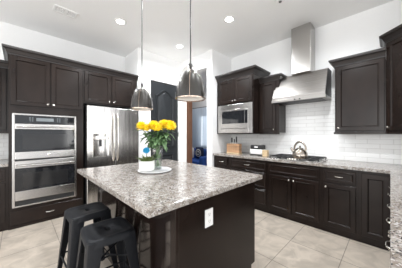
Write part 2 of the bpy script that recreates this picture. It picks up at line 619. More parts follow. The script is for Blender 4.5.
def oven_door(z0, z1, zg0, zg1, zh, badge=False):
    bm = bmesh.new()
    x0, x1 = f_ + 0.003, ow - f_ - 0.003
    box(bm, x0, x1, -0.04, 0.0, zg1, z1)
    box(bm, x0, x1, -0.04, 0.0, z0, zg0)
    d = build('oven_door', bm, 'steel', O, 0.004)
    g = B('glass_panel', 'blackglass', d, (x0, x1, -0.038, 0.0, zg0, zg1))
    B('window', 'greyglass', d, (x0 + 0.075, x1 - 0.085, -0.0395, -0.037, zg0 + 0.035, zg1 - 0.07))
    handle_bar(x0 + 0.01, x1 - 0.01, zh, d, -0.04)
    if badge:
        bm = bmesh.new()
        lathe(bm, [(0.018, 0), (0.018, 0.003), (0.012, 0.004)], ((x0 + x1) / 2 + 0.02, -0.04, (z0 + zg0) / 2), 'y', 20)
        build('badge', bm, 'nickel', d, smooth=40)


oven_door(0.672, 1.172, 0.775, 1.095, 1.13, True)
oven_door(0.095, 0.648, 0.225, 0.545, 0.585)
B('vent_strip', 'black', O, (f_ + 0.003, ow - f_ - 0.003, -0.012, 0.0, 0.022, 0.085))

# --- cabinet over the fridge
F_ = thing('overhead_cabinet', 'espresso two door cabinet above the refrigerator', 'cabinet', (0.7905, 3.66, 0))
fw = 0.954
B('body', 'espresso', F_, (0, fw, 0, td, 1.845, 2.42))
cab_door(F_, 0.015, 0.437, 1.868, 2.405, 'R')
cab_door(F_, 0.462, 0.885, 1.868, 2.405, 'L')
crown(F_, [(0.0005, 0), (fw, 0), (fw, td)], 2.415, 2.515, 0.062) if False else crown(F_, [(0.0005, 0), (fw + 0.012, 0)], 2.415, 2.515)

# --- fridge
R_ = thing('refrigerator', 'stainless french door refrigerator with ice and water dispenser', 'refrigerator', (0.819, 3.55, 0))
rw, rt = 0.916, 1.80
B('cabinet_body', 'darksteel', R_, (0.004, rw - 0.004, 0.065, 0.74, 0.03, rt - 0.01), bevel=0.004)
B('base_grille', 'black', R_, (0.02, rw - 0.02, 0.075, 0.12, 0.0, 0.03))


def fridge_door(x0, x1, z0, z1, disp=None, name='door'):
    bm = bmesh.new()
    if disp:
        a, b, c, d = disp
        for q in ((x0, a, 0, 0.06, z0, z1), (b, x1, 0, 0.06, z0, z1), (a, b, 0, 0.06, d, z1), (a, b, 0, 0.06, z0, c), (a, b, 0.05, 0.06, c, d)):
            box(bm, *q)
        bmesh.ops.remove_doubles(bm, verts=bm.verts, dist=1e-5)
        o = build(name, bm, 'steelv', R_)
    else:
        box(bm, x0, x1, 0, 0.06, z0, z1)
        o = build(name, bm, 'steelv', R_, 0.012, seg=3)
    return o


xl = rw / 2
dz = (0.085, 0.345, 0.93, 1.33)
dl = fridge_door(0, xl - 0.003, 0.72, rt, dz)
dr = fridge_door(xl + 0.003, rw, 0.72, rt)
df = fridge_door(0, rw, 0.05, 0.71, name='freezer_drawer')
B('dispenser_panel', 'steel', dl, (dz[0] + 0.04, dz[1] - 0.04, -0.014, 0.048, 1.215, 1.285), bevel=0.008)
bm = bmesh.new()
cxx, hw_ = (dz[0] + dz[1]) / 2, (dz[1] - dz[0]) / 2 - 0.001
rows = []
for z in (dz[2] + 0.001, dz[3] - 0.001):
    rows.append([(cxx + hw_ * math.cos(PI * k / 20), 0.002 + 0.030 * math.sin(PI * k / 20), z) for k in range(21)])
rings(bm, rows, False, False, False)
build('dispenser_recess', bm, 'steelv', dl, smooth=60)
B('dispenser_bezel', 'nickel', dl, (dz[0] - 0.006, dz[0] + 0.004, -0.004, 0.03, dz[2], dz[3]), (dz[1] - 0.004, dz[1] + 0.006, -0.004, 0.03, dz[2], dz[3]),
  (dz[0] - 0.006, dz[1] + 0.006, -0.004, 0.03, dz[3], dz[3] + 0.008), (dz[0] - 0.006, dz[1] + 0.006, -0.004, 0.04, dz[2] - 0.008, dz[2]))
B('dispenser_paddle', 'darksteel', dl, (cxx - 0.02, cxx + 0.02, 0.015, 0.025, 1.10, 1.212), bevel=0.004)
for d, x in ((dl, xl - 0.035), (dr, xl + 0.035)):
    bm = bmesh.new()
    tube(bm, [(x, 0.002 - 0.062 * math.sin(PI * k / 16) ** 0.55, 0.83 + 0.86 * k / 16) for k in range(17)], 0.013, 10)
    build('handle', bm, 'nickel', d, smooth=50)
bm = bmesh.new()
tube(bm, [(0.1 + 0.716 * k / 12, 0.002 - 0.06 * math.sin(PI * k / 12) ** 0.5, 0.62) for k in range(13)], 0.013, 10)
build('handle', bm, 'nickel', df, smooth=50)
bm = bmesh.new()
lathe(bm, [(0.012, 0), (0.012, 0.003), (0.008, 0.004)], (rw - 0.06, 0.0, 1.73), 'y', 16)
build('badge', bm, 'nickel', dr, smooth=40)

# --- cabinets left of the oven tower
U = thing('wall_cabinet', 'espresso wall cabinet left of the oven tower above the white tile', 'cabinet', (-1.05, 3.98, 0))
B('body', 'espresso', U, (0, 0.953, 0, 0.320, 1.36, 2.29))
B('light_rail', 'espresso', U, (0, 0.953, -0.012, 0.02, 1.325, 1.3595), bevel=0.003)
cab_door(U, 0.02, 0.465, 1.375, 2.275, 'R')
cab_door(U, 0.478, 0.925, 1.375, 2.275, 'L')
crown(U, [(0, 0), (0.953, 0)], 2.285, 2.385)
L_ = thing('base_cabinet', 'espresso base cabinet left of the oven tower under pale granite', 'cabinet', (-1.05, 3.66, 0))
B('body', 'espresso', L_, (0, 0.953, 0, 0.64, 0.04, 0.874), (0, 0.953, 0.02, 0.64, 0, 0.04))
drawer(L_, 0.02, 0.465, 0.68, 0.845)
drawer(L_, 0.478, 0.925, 0.68, 0.845)
cab_door(L_, 0.02, 0.465, 0.12, 0.655, 'R')
cab_door(L_, 0.478, 0.925, 0.12, 0.655, 'L')
tag(B('countertop', 'granite', None, (-1.05, -0.096, 3.63, 4.30, 0.875, 0.915), bevel=0.004),
    'short granite counter left of the oven tower', 'countertop')

# --- range wall base run (fronts face -X; local x runs along -Y)
RZ = -PI / 2


def base(y0, y1, label):
    r = thing('base_cabinet', label, 'cabinet', (2.95, y0, 0), RZ)
    wd = y0 - y1 - 0.001
    B('body', 'espresso', r, (0, wd, 0, 0.615, 0.05, 0.874), (0, wd, 0.02, 0.615, 0, 0.05))
    return r, wd


r, wd = base(2.605, 2.212, 'narrow espresso base cabinet under the knife block, one drawer over one door')
drawer(r, 0.07, wd - 0.03, 0.69, 0.845)
cab_door(r, 0.07, wd - 0.03, 0.10, 0.665, 'R')
r, wd = base(2.212, 1.42, 'wide espresso base cabinet of three stacked drawers below the toaster')
drawer(r, 0.03, wd - 0.02, 0.69, 0.845)
drawer(r, 0.03, wd - 0.02, 0.405, 0.665)
drawer(r, 0.03, wd - 0.02, 0.11, 0.385)
r, wd = base(1.42, 0.665, 'espresso two door base cabinet directly under the gas cooktop')
drawer(r, 0.018, wd - 0.018, 0.69, 0.845, False, 'false_drawer_front')
cab_door(r, 0.018, wd / 2 - 0.006, 0.10, 0.665, 'R')
cab_door(r, wd / 2 + 0.006, wd - 0.018, 0.10, 0.665, 'L')
r, wd = base(0.665, 0.272, 'espresso base cabinet right of the cooktop, one drawer over one door')
drawer(r, 0.035, wd - 0.022, 0.69, 0.845)
cab_door(r, 0.035, wd - 0.022, 0.10, 0.665, 'L')
r, wd = base(0.272, -0.032, 'espresso corner base cabinet with one full height door')
cab_door(r, 0.03, wd - 0.032, 0.10, 0.845)
# --- return run towards the camera (fronts face +Y)
for x0, x1, lab in ((2.948, 2.20, 'espresso base cabinet of the counter return, beside the corner'),
                    (2.20, 1.48, 'espresso base cabinet in the middle of the counter return'),
                    (1.48, 0.80, 'espresso base cabinet at the near end of the counter return')):
    r = thing('base_cabinet', lab, 'cabinet', (x0, -0.036, 0), PI)
    wd = x0 - x1 - 0.001
    B('body', 'espresso', r, (0, wd, 0, 0.52, 0.05, 0.874), (0, wd, 0.03, 0.52, 0, 0.05))
    for a, b, k in ((0.03, wd / 2 - 0.006, 'R'), (wd / 2 + 0.006, wd - 0.02, 'L')):
        drawer(r, a, b, 0.69, 0.845)
        cab_door(r, a, b, 0.10, 0.665, k)
bm = bmesh.new()
prism(bm, [(3.570, 2.612), (2.918, 2.612), (2.918, 0.0), (0.76, 0.0), (0.76, -0.572), (3.570, -0.572)], 0.875, 0.915)
tag(build('countertop', bm, 'granite', None, 0.004), 'long speckled granite counter along the tiled range wall', 'countertop')


# --- range wall uppers
def upper(y0, y1, xf, z0, z1, label, doors, rail=True):
    r = thing('wall_cabinet', label, 'cabinet', (xf, y0, 0), RZ)
    wd = y0 - y1
    dp = XW - 0.009 - xf
    return r, wd, dp


r, wd, dp = upper(2.605, 1.742, 3.05, 1.32, 2.43, 'deep espresso wall cabinet holding the built-in microwave', None)
B('body', 'espresso', r, (0, wd, 0, dp, 1.92, 2.43), (0, 0.035, 0, dp, 1.32, 1.92), (wd - 0.008, wd, 0, dp, 1.32, 1.92), (0.035, wd - 0.008, 0, dp, 1.32, 1.336),
  (0.035, wd - 0.008, dp - 0.02, dp, 1.336, 1.92))
cab_door(r, 0.05, wd / 2 + 0.015, 1.935, 2.41, 'R')
cab_door(r, wd / 2 + 0.025, wd - 0.018, 1.935, 2.41, 'L')
crown(r, [(0.0, 0), (wd, 0), (wd, dp)], 2.42, 2.542, 0.075)
MW = thing('microwave', 'built-in stainless microwave with trim kit and black window', 'microwave', (3.05, 2.566, 1.34), RZ)
mw, mh = 0.81, 0.565
B('chassis', 'darksteel', MW, (0.01, mw - 0.01, 0.003, 0.42, 0.0, mh - 0.005))
B('trim_frame', 'steel', MW, (0, 0.075, -0.02, 0.0, 0, mh), (mw - 0.075, mw, -0.02, 0.0, 0, mh), (0.075, mw - 0.075, -0.02, 0.0, mh - 0.10, mh), (0.075, mw - 0.075, -0.02, 0.0, 0, 0.085), bevel=0.003)
md = B('door', 'steel', MW, (0.078, mw - 0.078, -0.03, 0.0, 0.088, mh - 0.103), bevel=0.005)
B('window', 'blackglass', md, (0.12, mw - 0.16, -0.0325, -0.029, 0.185, mh - 0.135))
B('control_strip', 'blackglass', md, (mw - 0.15, mw - 0.09, -0.0325, -0.029, 0.185, mh - 0.135))

r, wd, dp = upper(1.741, 1.372, 3.28, 1.32, 2.285, 'narrow espresso wall cabinet between microwave cabinet and steel hood', None)
B('body', 'espresso', r, (0, wd, 0, dp, 1.345, 2.285))
B('light_rail', 'espresso', r, (0, wd, -0.012, 0.02, 1.315, 1.3445), bevel=0.003)
cab_door(r, 0.02, wd - 0.06, 1.36, 2.27, 'R')
crown(r, [(0, 0), (wd, 0), (wd, dp)], 2.28, 2.37, 0.058)
r, wd, dp = upper(0.562, 0.038, 3.27, 1.32, 2.285, 'single door espresso wall cabinet right of the steel hood', None)
B('body', 'espresso', r, (0, wd, 0, dp, 1.345, 2.285))
B('light_rail', 'espresso', r, (-0.012, wd, -0.014, 0.02, 1.315, 1.3445), bevel=0.003)
cab_door(r, 0.018, wd - 0.012, 1.362, 2.27, 'L')
crown(r, [(0, dp), (0, 0), (wd, 0)], 2.28, 2.38, 0.066)
# diagonal corner cabinet
c0 = (3.265, 0.036)
r = thing('corner_cabinet', 'tall diagonal espresso corner wall cabinet at the end of the range wall', 'cabinet', (c0[0], c0[1], 0), math.radians(-135))
q = math.sqrt(0.5)


def loc2(x, y):          # world plan point -> the cabinet's own axes
    dx, dy = x - c0[0], y - c0[1]
    return (dx * -q + dy * -q, dx * q + dy * -q)


pent = [loc2(*p) for p in ((3.265, 0.036), (2.968, -0.261), (2.968, -0.573), (3.570, -0.573), (3.570, 0.036))]
bm = bmesh.new()
prism(bm, pent, 1.345, 2.45)
build('body', bm, 'espresso', r)
fl = 0.42
B('light_rail', 'espresso', r, (0, fl, -0.012, 0.02, 1.315, 1.3445), bevel=0.003)
cab_door(r, 0.022, fl - 0.022, 1.362, 2.435, 'L')
crown(r, [pent[4], pent[0], pent[1], pent[2]], 2.445, 2.545, 0.064)

# ------------------------------------------------------------------ range hood
Hd = thing('range_hood', 'stainless chimney range hood above the gas cooktop', 'range hood', (XW, 1.06, 0))
hy0, hy1 = 0.665 - 1.06, 1.46 - 1.06
sx = lambda X: X - XW
bm = bmesh.new()
xb, xt = sx(3.19), sx(3.36)
prof = [(-0.001, 1.87), (xb, 1.87), (xb, 1.945), (xt, 2.325), (-0.001, 2.325)]
rings(bm, [[(x, hy0 + k * (hy1 - hy0), z) for x, z in prof] for k in (0, 1)])
build('canopy', bm, 'hoodsteel', Hd, 0.003)
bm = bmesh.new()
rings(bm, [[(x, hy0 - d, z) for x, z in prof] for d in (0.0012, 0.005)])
build('side_panel', bm, 'darksteel', Hd)  # added dark sheet, its colour stands in for the dark cabinet's reflection
B('chimney', 'steel', Hd, (sx(3.305), -0.001, 0.888 - 1.06, 1.178 - 1.06, 2.3255, ZC - 0.001), bevel=0.003)
cn = B('lip', 'hoodsteel', Hd, (xb - 0.012, -0.0095, hy0 - 0.006, hy1 + 0.006, 1.856, 1.9), bevel=0.003)
B('filter', 'darksteel', Hd, (xb + 0.05, -0.05, hy0 + 0.05, hy1 - 0.05, 1.850, 1.8555))
bm = bmesh.new()
for k in range(2):
    lathe(bm, [(0.011, 0), (0.011, -0.012), (0.008, -0.014)], (xb - 0.012, -0.0 + 0.02 - 0.075 * k, 1.877), 'x', 12)
build('control_knobs', bm, 'black', Hd, smooth=40)

# ------------------------------------------------------------------ cooktop and kettle
CT = thing('gas_cooktop', 'black gas cooktop with cast iron grates set in the granite counter', 'cooktop', (3.20, 1.05, 0.9155))
B('steel_base', 'steel', CT, (-0.24, 0.24, -0.37, 0.37, 0.0, 0.012), bevel=0.004)
for yc, x0, x1, hw in ((0.225, -0.225, 0.225, 0.13), (0.0, -0.225, 0.225, 0.085), (-0.225, -0.225, 0.225, 0.13)):
    bm = bmesh.new()
    z0, z1 = 0.034, 0.046
    for yy in (yc - hw, yc + hw - 0.012, yc - 0.006):
        box(bm, x0, x1, yy, yy + 0.012, z0, z1)
    for xx in (x0, -0.115, -0.006, 0.105, x1 - 0.012):
        box(bm, xx, xx + 0.012, yc - hw, yc + hw, z0, z1)
    for xx in (x0, x1 - 0.014):
        for yy in (yc - hw, yc + hw - 0.014):
            box(bm, xx, xx + 0.014, yy, yy + 0.014, 0.012, z0)
    build('grate', bm, 'black', CT)
for bx, by, br in ((0.11, 0.24, 0.045), (-0.12, 0.24, 0.035), (0.11, -0.24, 0.04), (-0.12, -0.24, 0.045), (0.0, 0.0, 0.055)):
    bm = bmesh.new()
    lathe(bm, [(br, 0.011), (br, 0.02), (br * 0.75, 0.022), (br * 0.75, 0.029), (br * 0.4, 0.031)], (bx, by, 0), 'z', 18)
    build('burner', bm, 'black', CT, smooth=40)
for k in range(5):
    bm = bmesh.new()
    lathe(bm, [(0.018, 0.011), (0.016, 0.03), (0.006, 0.032)], (-0.205, -0.08 + 0.04 * k, 0), 'z', 12)
    build('burner_knob', bm, 'nickel', CT, smooth=40)

K = thing('tea_kettle', 'steel tea kettle with a hooped handle on the cooktop grate', 'kettle', (3.00, 0.945, 0.9625), math.radians(75))
K.scale = (1.08, 1.08, 1.08)
bm = bmesh.new()
lathe(bm, [(0.088, 0), (0.096, 0.012), (0.098, 0.035), (0.090, 0.075), (0.070, 0.11), (0.048, 0.125), (0.042, 0.128)], n=28)
build('body', bm, 'kettlesteel', K, smooth=40)
bm = bmesh.new()
lathe(bm, [(0.043, 0.128), (0.040, 0.136), (0.015, 0.142), (0.008, 0.145), (0.014, 0.155), (0.012, 0.165), (0.003, 0.168)], n=20)
build('lid', bm, 'kettlesteel', K, smooth=40)
bm = bmesh.new()
tube(bm, [(0.075, 0, 0.06), (0.105, 0, 0.085), (0.125, 0, 0.115), (0.135, 0, 0.13)], [0.022, 0.018, 0.013, 0.012], 12)
build('spout', bm, 'kettlesteel', K, smooth=50)
bm = bmesh.new()
tube(bm, [(0.085 * math.cos(PI * k / 16), 0, 0.105 + 0.115 * math.sin(PI * k / 16)) for k in range(17)], 0.013, 10)
build('handle', bm, 'kettlesteel', K, smooth=50)

# ------------------------------------------------------------------ knife block, toaster, box
KB = thing('knife_block', 'wooden knife block with three dark handled knives on the counter', 'knife block', (3.22, 2.29, 0.9155), RZ)
B('block', 'block', KB, (-0.155, 0.155, -0.05, 0.05, 0.022, 0.205), bevel=0.004)
B('foot', 'lightwood', KB, (-0.16, 0.16, -0.062, 0.062, 0.0, 0.0215), bevel=0.003)
bm = bmesh.new()
for k in range(5):
    box(bm, -0.12 + 0.05 * k, -0.117 + 0.05 * k, -0.0515, 0.03, 0.03, 0.206)
build('slots', bm, 'black', KB)
for k, (x, h, wdt) in enumerate(((-0.055, 0.10, 0.013), (0.005, 0.075, 0.008), (0.062, 0.125, 0.012))):
    kn = tag(B('knife', 'black', None, (-wdt, wdt, -0.012, 0.012, 0.0, h), bevel=0.004),
             ('short stout knife at the left of the knife block', 'slim short knife in the middle of the knife block', 'longest knife at the right of the knife block')[k], 'knife', 'knives in the block')
    kn.location = (3.22, 2.29 - x, 0.9155 + 0.2065 + 0.02)
    kn.rotation_euler = (0, 0, RZ)
    B('bolster', 'nickel', kn, (-wdt * 0.8, wdt * 0.8, -0.008, 0.008, -0.019, -0.0005))

TO = thing('toaster', 'white toaster with black top and base beside the knife block', 'toaster', (3.27, 1.775, 0.9155), RZ)
bm = bmesh.new()
sec = []
for k in range(20):
    a = 2 * PI * k / 20
    sec.append((0.075 * math.copysign(abs(math.cos(a)) ** 0.45, math.cos(a)), 0.055 * math.copysign(abs(math.sin(a)) ** 0.45, math.sin(a))))
rings(bm, [[(x, u, 0.068 + v) for u, v in sec] for x in (-0.122, 0.122)])
build('shell', bm, 'white', TO, smooth=40)
B('base', 'black', TO, (-0.128, 0.128, -0.07, 0.07, 0.0, 0.019), bevel=0.005)
tp = B('top', 'black', TO, (-0.126, 0.126, -0.066, 0.066, 0.112, 0.195), bevel=0.012)
B('bread_slot', 'nickel', tp, (-0.085, 0.085, -0.040, -0.012, 0.1945, 0.200))
B('bread_slot', 'nickel', tp, (-0.085, 0.085, 0.012, 0.040, 0.1945, 0.200))
B('control_plate', 'white', tp, (-0.04, 0.035, -0.069, -0.0655, 0.145, 0.172), bevel=0.002)
B('lever', 'black', TO, (-0.148, -0.1225, -0.02, 0.02, 0.09, 0.112), bevel=0.003)
B('end_cap', 'black', TO, (-0.13, -0.1222, -0.05, 0.05, 0.03, 0.125))
bx = thing('wooden_box', 'small tan wooden box right of the toaster', 'box', (3.20, 1.585, 0.9155), RZ + 0.2)
B('box_body', 'lightwood', bx, (-0.045, 0.045, -0.05, 0.05, 0.0, 0.085), bevel=0.004)
B('lid', 'lightwood', bx, (-0.048, 0.048, -0.053, 0.053, 0.0855, 0.11), bevel=0.004)

# ------------------------------------------------------------------ island
IX0, IX1, IY0, IY1 = 0.478, 1.70, 0.872, 2.50
I = thing('kitchen_island', 'espresso kitchen island under the speckled granite slab', 'island', (1.12, 1.66, 0))
ix0, ix1, iy0, iy1 = 0.672 - 1.12, 1.607 - 1.12, 0.905 - 1.66, 2.44 - 1.66
B('body', 'espresso', I, (ix0 + 0.012, ix1 - 0.012, iy0 + 0.012, iy1 - 0.012, 0.10, 0.8745), (ix0 + 0.012, ix1 - 0.07, iy0 + 0.012, iy1 - 0.012, 0.0, 0.10))
B('end_panel', 'espresso', I, (ix0 + 0.03, ix1, iy0, iy0 + 0.0115, 0.10, 0.8745), (ix0 + 0.03, ix1 - 0.06, iy0, iy0 + 0.0115, 0.0, 0.10), bevel=0.001)
B('corner_post', 'espresso', I, (ix0, ix0 + 0.028, iy0 - 0.004, iy0 + 0.05, 0.0, 0.8745), bevel=0.004)
B('corner_post', 'espresso', I, (ix0, ix0 + 0.028, iy1 - 0.05, iy1, 0.0, 0.8745), bevel=0.004)
n = 3
L0, L1 = iy0 + 0.052, iy1 - 0.052
for k in range(n):
    bm = bmesh.new()
    a, b = L0 + (L1 - L0) * k / n, L0 + (L1 - L0) * (k + 1) / n - 0.001
    rows = []
    for ins, dx in ((0, 0.0115), (0, 0.002), (0.055, 0.002), (0.062, 0.008), (0.09, 0.009)):
        rows.append([(ix0 + dx, a + ins, 0.0 + ins), (ix0 + dx, b - ins, ins), (ix0 + dx, b - ins, 0.874 - ins), (ix0 + dx, a + ins, 0.874 - ins)])
    rings(bm, rows)
    build('side_panel', bm, 'gloss', I)
# doors on the range side
for k in range(3):
    bm = bmesh.new()
    a, b = iy0 + 0.03 + 0.49 * k, iy0 + 0.03 + 0.49 * k + 0.475
    rows = []
    for ins, dx in DOOR:
        rows.append([(ix1 - 0.0118 - dx, a + ins, 0.12 + ins), (ix1 - 0.0118 - dx, b - ins, 0.12 + ins), (ix1 - 0.0118 - dx, b - ins, 0.86 - ins), (ix1 - 0.0118 - dx, a + ins, 0.86 - ins)])
    rings(bm, rows)
    build('door', bm, 'espresso', I)
tag(B('island_countertop', 'granite', None, (IX0, IX1, IY0, IY1, 0.875, 0.915), bevel=0.006), 'speckled granite slab on top of the dark island', 'countertop')
OU = thing('wall_outlet', 'white electrical outlet on the dark end of the island', 'outlet', (0.966, 0.9045, 0.72))
B('cover_plate', 'white', OU, (-0.040, 0.040, -0.006, 0.0, -0.062, 0.062), bevel=0.002)
for z in (-0.024, 0.024):
    s = B('socket', 'ceramic', OU, (-0.017, 0.017, -0.0075, -0.0061, z - 0.015, z + 0.015), bevel=0.001)
    B('slots', 'outlet_dark', s, (-0.008, -0.0055, -0.008, -0.007, z - 0.002, z + 0.009), (0.0055, 0.008, -0.008, -0.007, z - 0.002, z + 0.009),
      (-0.002, 0.002, -0.008, -0.007, z - 0.010, z - 0.006))


# ------------------------------------------------------------------ stools
def rsq(half, rad, n=48, cx=0.0, cy=0.0, hy=None):
    hy = hy or half
    out = []
    for k in range(n):
        a = 2 * PI * k / n
        p = 2.0 + 9.0 * (1 - rad) ** 1.3
        c, s = math.cos(a), math.sin(a)
        d = (abs(c) ** p + abs(s) ** p) ** (-1 / p)
        out.append((cx + half * c * d, cy + hy * s * d))
    return out


def make_stool():
    H = 0.638
    t = thing('counter_stool', 'near black metal counter stool in front of the island', 'stool', (0, 0, 0))
    bm = bmesh.new()
    rows = []
    slot = lambda e: rsq(0.017 + e, 0.8, 48, 0, 0, 0.030 + e)
    for pts, z in ((slot(0), H - 0.03), (slot(0), H - 0.010), (slot(0.004), H - 0.006), (rsq(0.09, 0.35), H - 0.006), (rsq(0.118, 0.4), H - 0.003), (rsq(0.128, 0.42), H),
                   (rsq(0.142, 0.45), H), (rsq(0.150, 0.45), H - 0.006), (rsq(0.156, 0.45), H - 0.045), (rsq(0.153, 0.45), H - 0.045), (rsq(0.147, 0.45), H - 0.010), (rsq(0.09, 0.4), H - 0.012), (slot(0.003), H - 0.03)):
        rows.append([(x, y, z) for x, y in pts])
    V = rings(bm, rows, False, False)
    for i in range(48):
        j = (i + 1) % 48
        bm.faces.new((V[-1][i], V[-1][j], V[0][j], V[0][i]))
    build('seat', bm, 'stool', t, smooth=45)

    def corner(z):      # half distance of the outer corner at height z
        return 0.150 + (0.205 - 0.150) * (H - 0.03 - z) / (H - 0.03)
    for sx_ in (-1, 1):
        for sy_ in (-1, 1):
            bm = bmesh.new()
            rows = []
            for z in (H - 0.012, H - 0.05, 0.42, 0.25, 0.1, 0.0):
                c = corner(z)
                f = (z / H)
                wg = 0.030 + 0.062 * f
                th = 0.010
                r_ = 0.016
                sec = [(c - wg, c), (c - r_, c), (c - r_ * 0.3, c - r_ * 0.3), (c, c - r_), (c, c - wg), (c - th, c - wg), (c - th, c - r_ - 0.004), (c - r_ - 0.002, c - r_ - 0.002), (c - r_ - 0.004, c - th), (c - wg, c - th)]
                rows.append([(sx_ * x, sy_ * y, z) for x, y in sec])
            rings(bm, rows)
            lg = build('leg', bm, 'stool', t, smooth=35)
            cc = corner(0.0)
            bm = bmesh.new()
            lathe(bm, [(0.017, 0), (0.017, 0.012)], (sx_ * (cc - 0.021), sy_ * (cc - 0.021), 0.0), 'z', 12)
            build('rubber_foot', bm, 'black', lg, smooth=40)
    zc = 0.235
    c = corner(zc) - 0.012
    for a, b in (((-c, -c), (c, -c)), ((c, -c), (c, c)), ((c, c), (-c, c)), ((-c, c), (-c, -c))):
        bm = bmesh.new()
        tube(bm, [(a[0], a[1], zc), (b[0], b[1], zc)], 0.007, 8)
        build('footrest', bm, 'stool', t, smooth=50)
    c = corner(0.45) - 0.012
    for s in (1, -1):
        bm = bmesh.new()
        tube(bm, [(-c, -c * s, 0.45), (0, 0, 0.455 + 0.012 * s), (c, c * s, 0.45)], 0.006, 8)
        build('cross_brace', bm, 'stool', t, smooth=50)
    return t


st = make_stool()
st.location = (0.462, 1.432, 0)
st.rotation_euler = (0, 0, math.radians(-4))
st2 = copy_tree(st, (0.448, 1.915, 0), math.radians(2))
for o, lab in ((st, 'black metal counter stool at the near end of the island'), (st2, 'black metal counter stool farther from the camera, toward the ovens')):
    tag(o, lab, 'stool', 'counter stools along the island')


# ------------------------------------------------------------------ pendants
def make_pendant():
    zt = 1.92
    t = thing('pendant_light', 'pendant', 'pendant light', (0, 0, 0))
    prof = [(0.128, 1.612), (0.1275, 1.64), (0.123, 1.69), (0.112, 1.75), (0.094, 1.81), (0.066, 1.86), (0.034, 1.888), (0.018, 1.896)]
    bm = bmesh.new()
    lathe(bm, prof, n=40, close0=False, close1=False)
    g = build('glass_dome', bm, 'domeglass', t, smooth=60)
    bm = bmesh.new()
    lathe(bm, [(0.1265, 1.609), (0.1300, 1.611), (0.1300, 1.617), (0.1265, 1.619)], n=40, close0=False, close1=False)
    build('glass_rim', bm, 'copper', g, smooth=60)
    sh = [(0.114, 1.618), (0.1135, 1.65), (0.110, 1.69), (0.099, 1.75), (0.081, 1.80), (0.054, 1.842), (0.022, 1.864)]
    bm = bmesh.new()
    lathe(bm, sh + [(0.0, 1.867)], n=40, close0=False, close1=False)
    s = build('metal_shade', bm, 'gun', t, smooth=60)
    bm = bmesh.new()
    lathe(bm, [(r_ - 0.003, z - 0.001) for r_, z in sh] + [(0.0, 1.862)], n=40, close0=False, close1=False)
    build('shade_lining', bm, 'inner', s, smooth=60)
    bm = bmesh.new()
    for a in (math.radians(225), math.radians(45)):
        pts = [((r_ + 0.0015) * math.cos(a), (r_ + 0.0015) * math.sin(a), z) for r_, z in sh]
        tube(bm, pts, 0.0014, 6)
    build('seam', bm, 'copper', s, smooth=60)
    bm = bmesh.new()
    lathe(bm, [(0.0, 1.865), (0.012, 1.868), (0.012, 1.888), (0.019, 1.892), (0.017, 1.908), (0.009, 1.918), (0.0055, 1.944)], n=16)
    build('cap', bm, 'gun', t, smooth=40)
    bm = bmesh.new()
    lathe(bm, [(0.0055, 1.943), (0.0055, ZC - 0.02)], n=10)
    build('stem', bm, 'darksteel', t, smooth=40)
    bm = bmesh.new()
    lathe(bm, [(0.06, ZC - 0.0005), (0.06, ZC - 0.018), (0.052, ZC - 0.024), (0.0, ZC - 0.024)], n=24)
    build('ceiling_canopy', bm, 'gun', t, smooth=40)
    bm = bmesh.new()
    lathe(bm, [(0.0, 1.715), (0.018, 1.72), (0.03, 1.745), (0.026, 1.77), (0.014, 1.795), (0.014, 1.842)], n=18)
    build('bulb', bm, 'bulb', t, smooth=60)
    return t


p1 = make_pendant()
p1.location = (1.05, 1.196, 0)
p2 = copy_tree(p1, (1.05, 2.07, 0), 0)
tag(p1, 'nearer glass domed pendant with gunmetal shade over the island', 'pendant light', 'pendants over the island')
tag(p2, 'farther glass domed pendant with gunmetal shade, in front of the refrigerator', 'pendant light', 'pendants over the island')


def point(loc, power, col, rad=0.03, spot=None):
    l = bpy.data.lights.new('lamp_glow', 'SPOT' if spot else 'POINT')
    l.energy = power
    l.color = col
    l.shadow_soft_size = rad
    if spot:
        l.spot_size = spot
        l.spot_blend = 0.6
    o = bpy.data.objects.new('lamp_glow', l)
    COL.objects.link(o)
    o.location = loc
    return o


# ------------------------------------------------------------------ ceiling fittings
for x, y, lab in ((1.158, 3.0, 'lit recessed ceiling light nearest the oven wall'), (2.34, 3.0, 'lit recessed ceiling light in front of the pantry door'),
                  (2.34, 1.755, 'lit recessed ceiling light out from the steel hood'),
                  (1.158, 1.755, 'added unseen recessed ceiling light over the middle of the island'), (-0.02, 3.0, 'added unseen recessed ceiling light in front of the cabinets left of the ovens'),  # lights from here on are added out of view for more downlight
                  (1.158, 0.51, 'added unseen recessed ceiling light off the near end of the island'), (2.34, 0.51, 'added unseen recessed ceiling light over the aisle by the corner cabinet')):
    t = thing('recessed_light', lab, 'ceiling light', (x, y, ZC), 0, 'recessed ceiling lights')
    bm = bmesh.new()
    lathe(bm, [(0.058, -0.001), (0.064, -0.006), (0.086, -0.004), (0.090, -0.0005)], n=32, close0=False, close1=False)
    build('trim_ring', bm, 'trim', t, smooth=50)
    bm = bmesh.new()
    lathe(bm, [(0.062, -0.0008), (0.060, -0.003), (0.0, -0.003)], n=32, close0=False, close1=False)
    build('lens', bm, 'lens', t, smooth=50)
    point((x, y, ZC - 0.03), 48, (0.94, 0.97, 1.0), 0.06, math.radians(160))
t = thing('smoke_detector', 'small white round smoke detector on the ceiling at the top edge', 'smoke detector', (2.47, 1.02, ZC))
bm = bmesh.new()
lathe(bm, [(0.055, -0.0005), (0.055, -0.02), (0.045, -0.032), (0.0, -0.034)], n=28, close1=False)
build('housing', bm, 'white', t, smooth=40)
bm = bmesh.new()
lathe(bm, [(0.020, -0.034), (0.018, -0.040), (0.0, -0.041)], n=20, close1=False)
build('sensor_cap', bm, 'ventgrey', t, smooth=40)

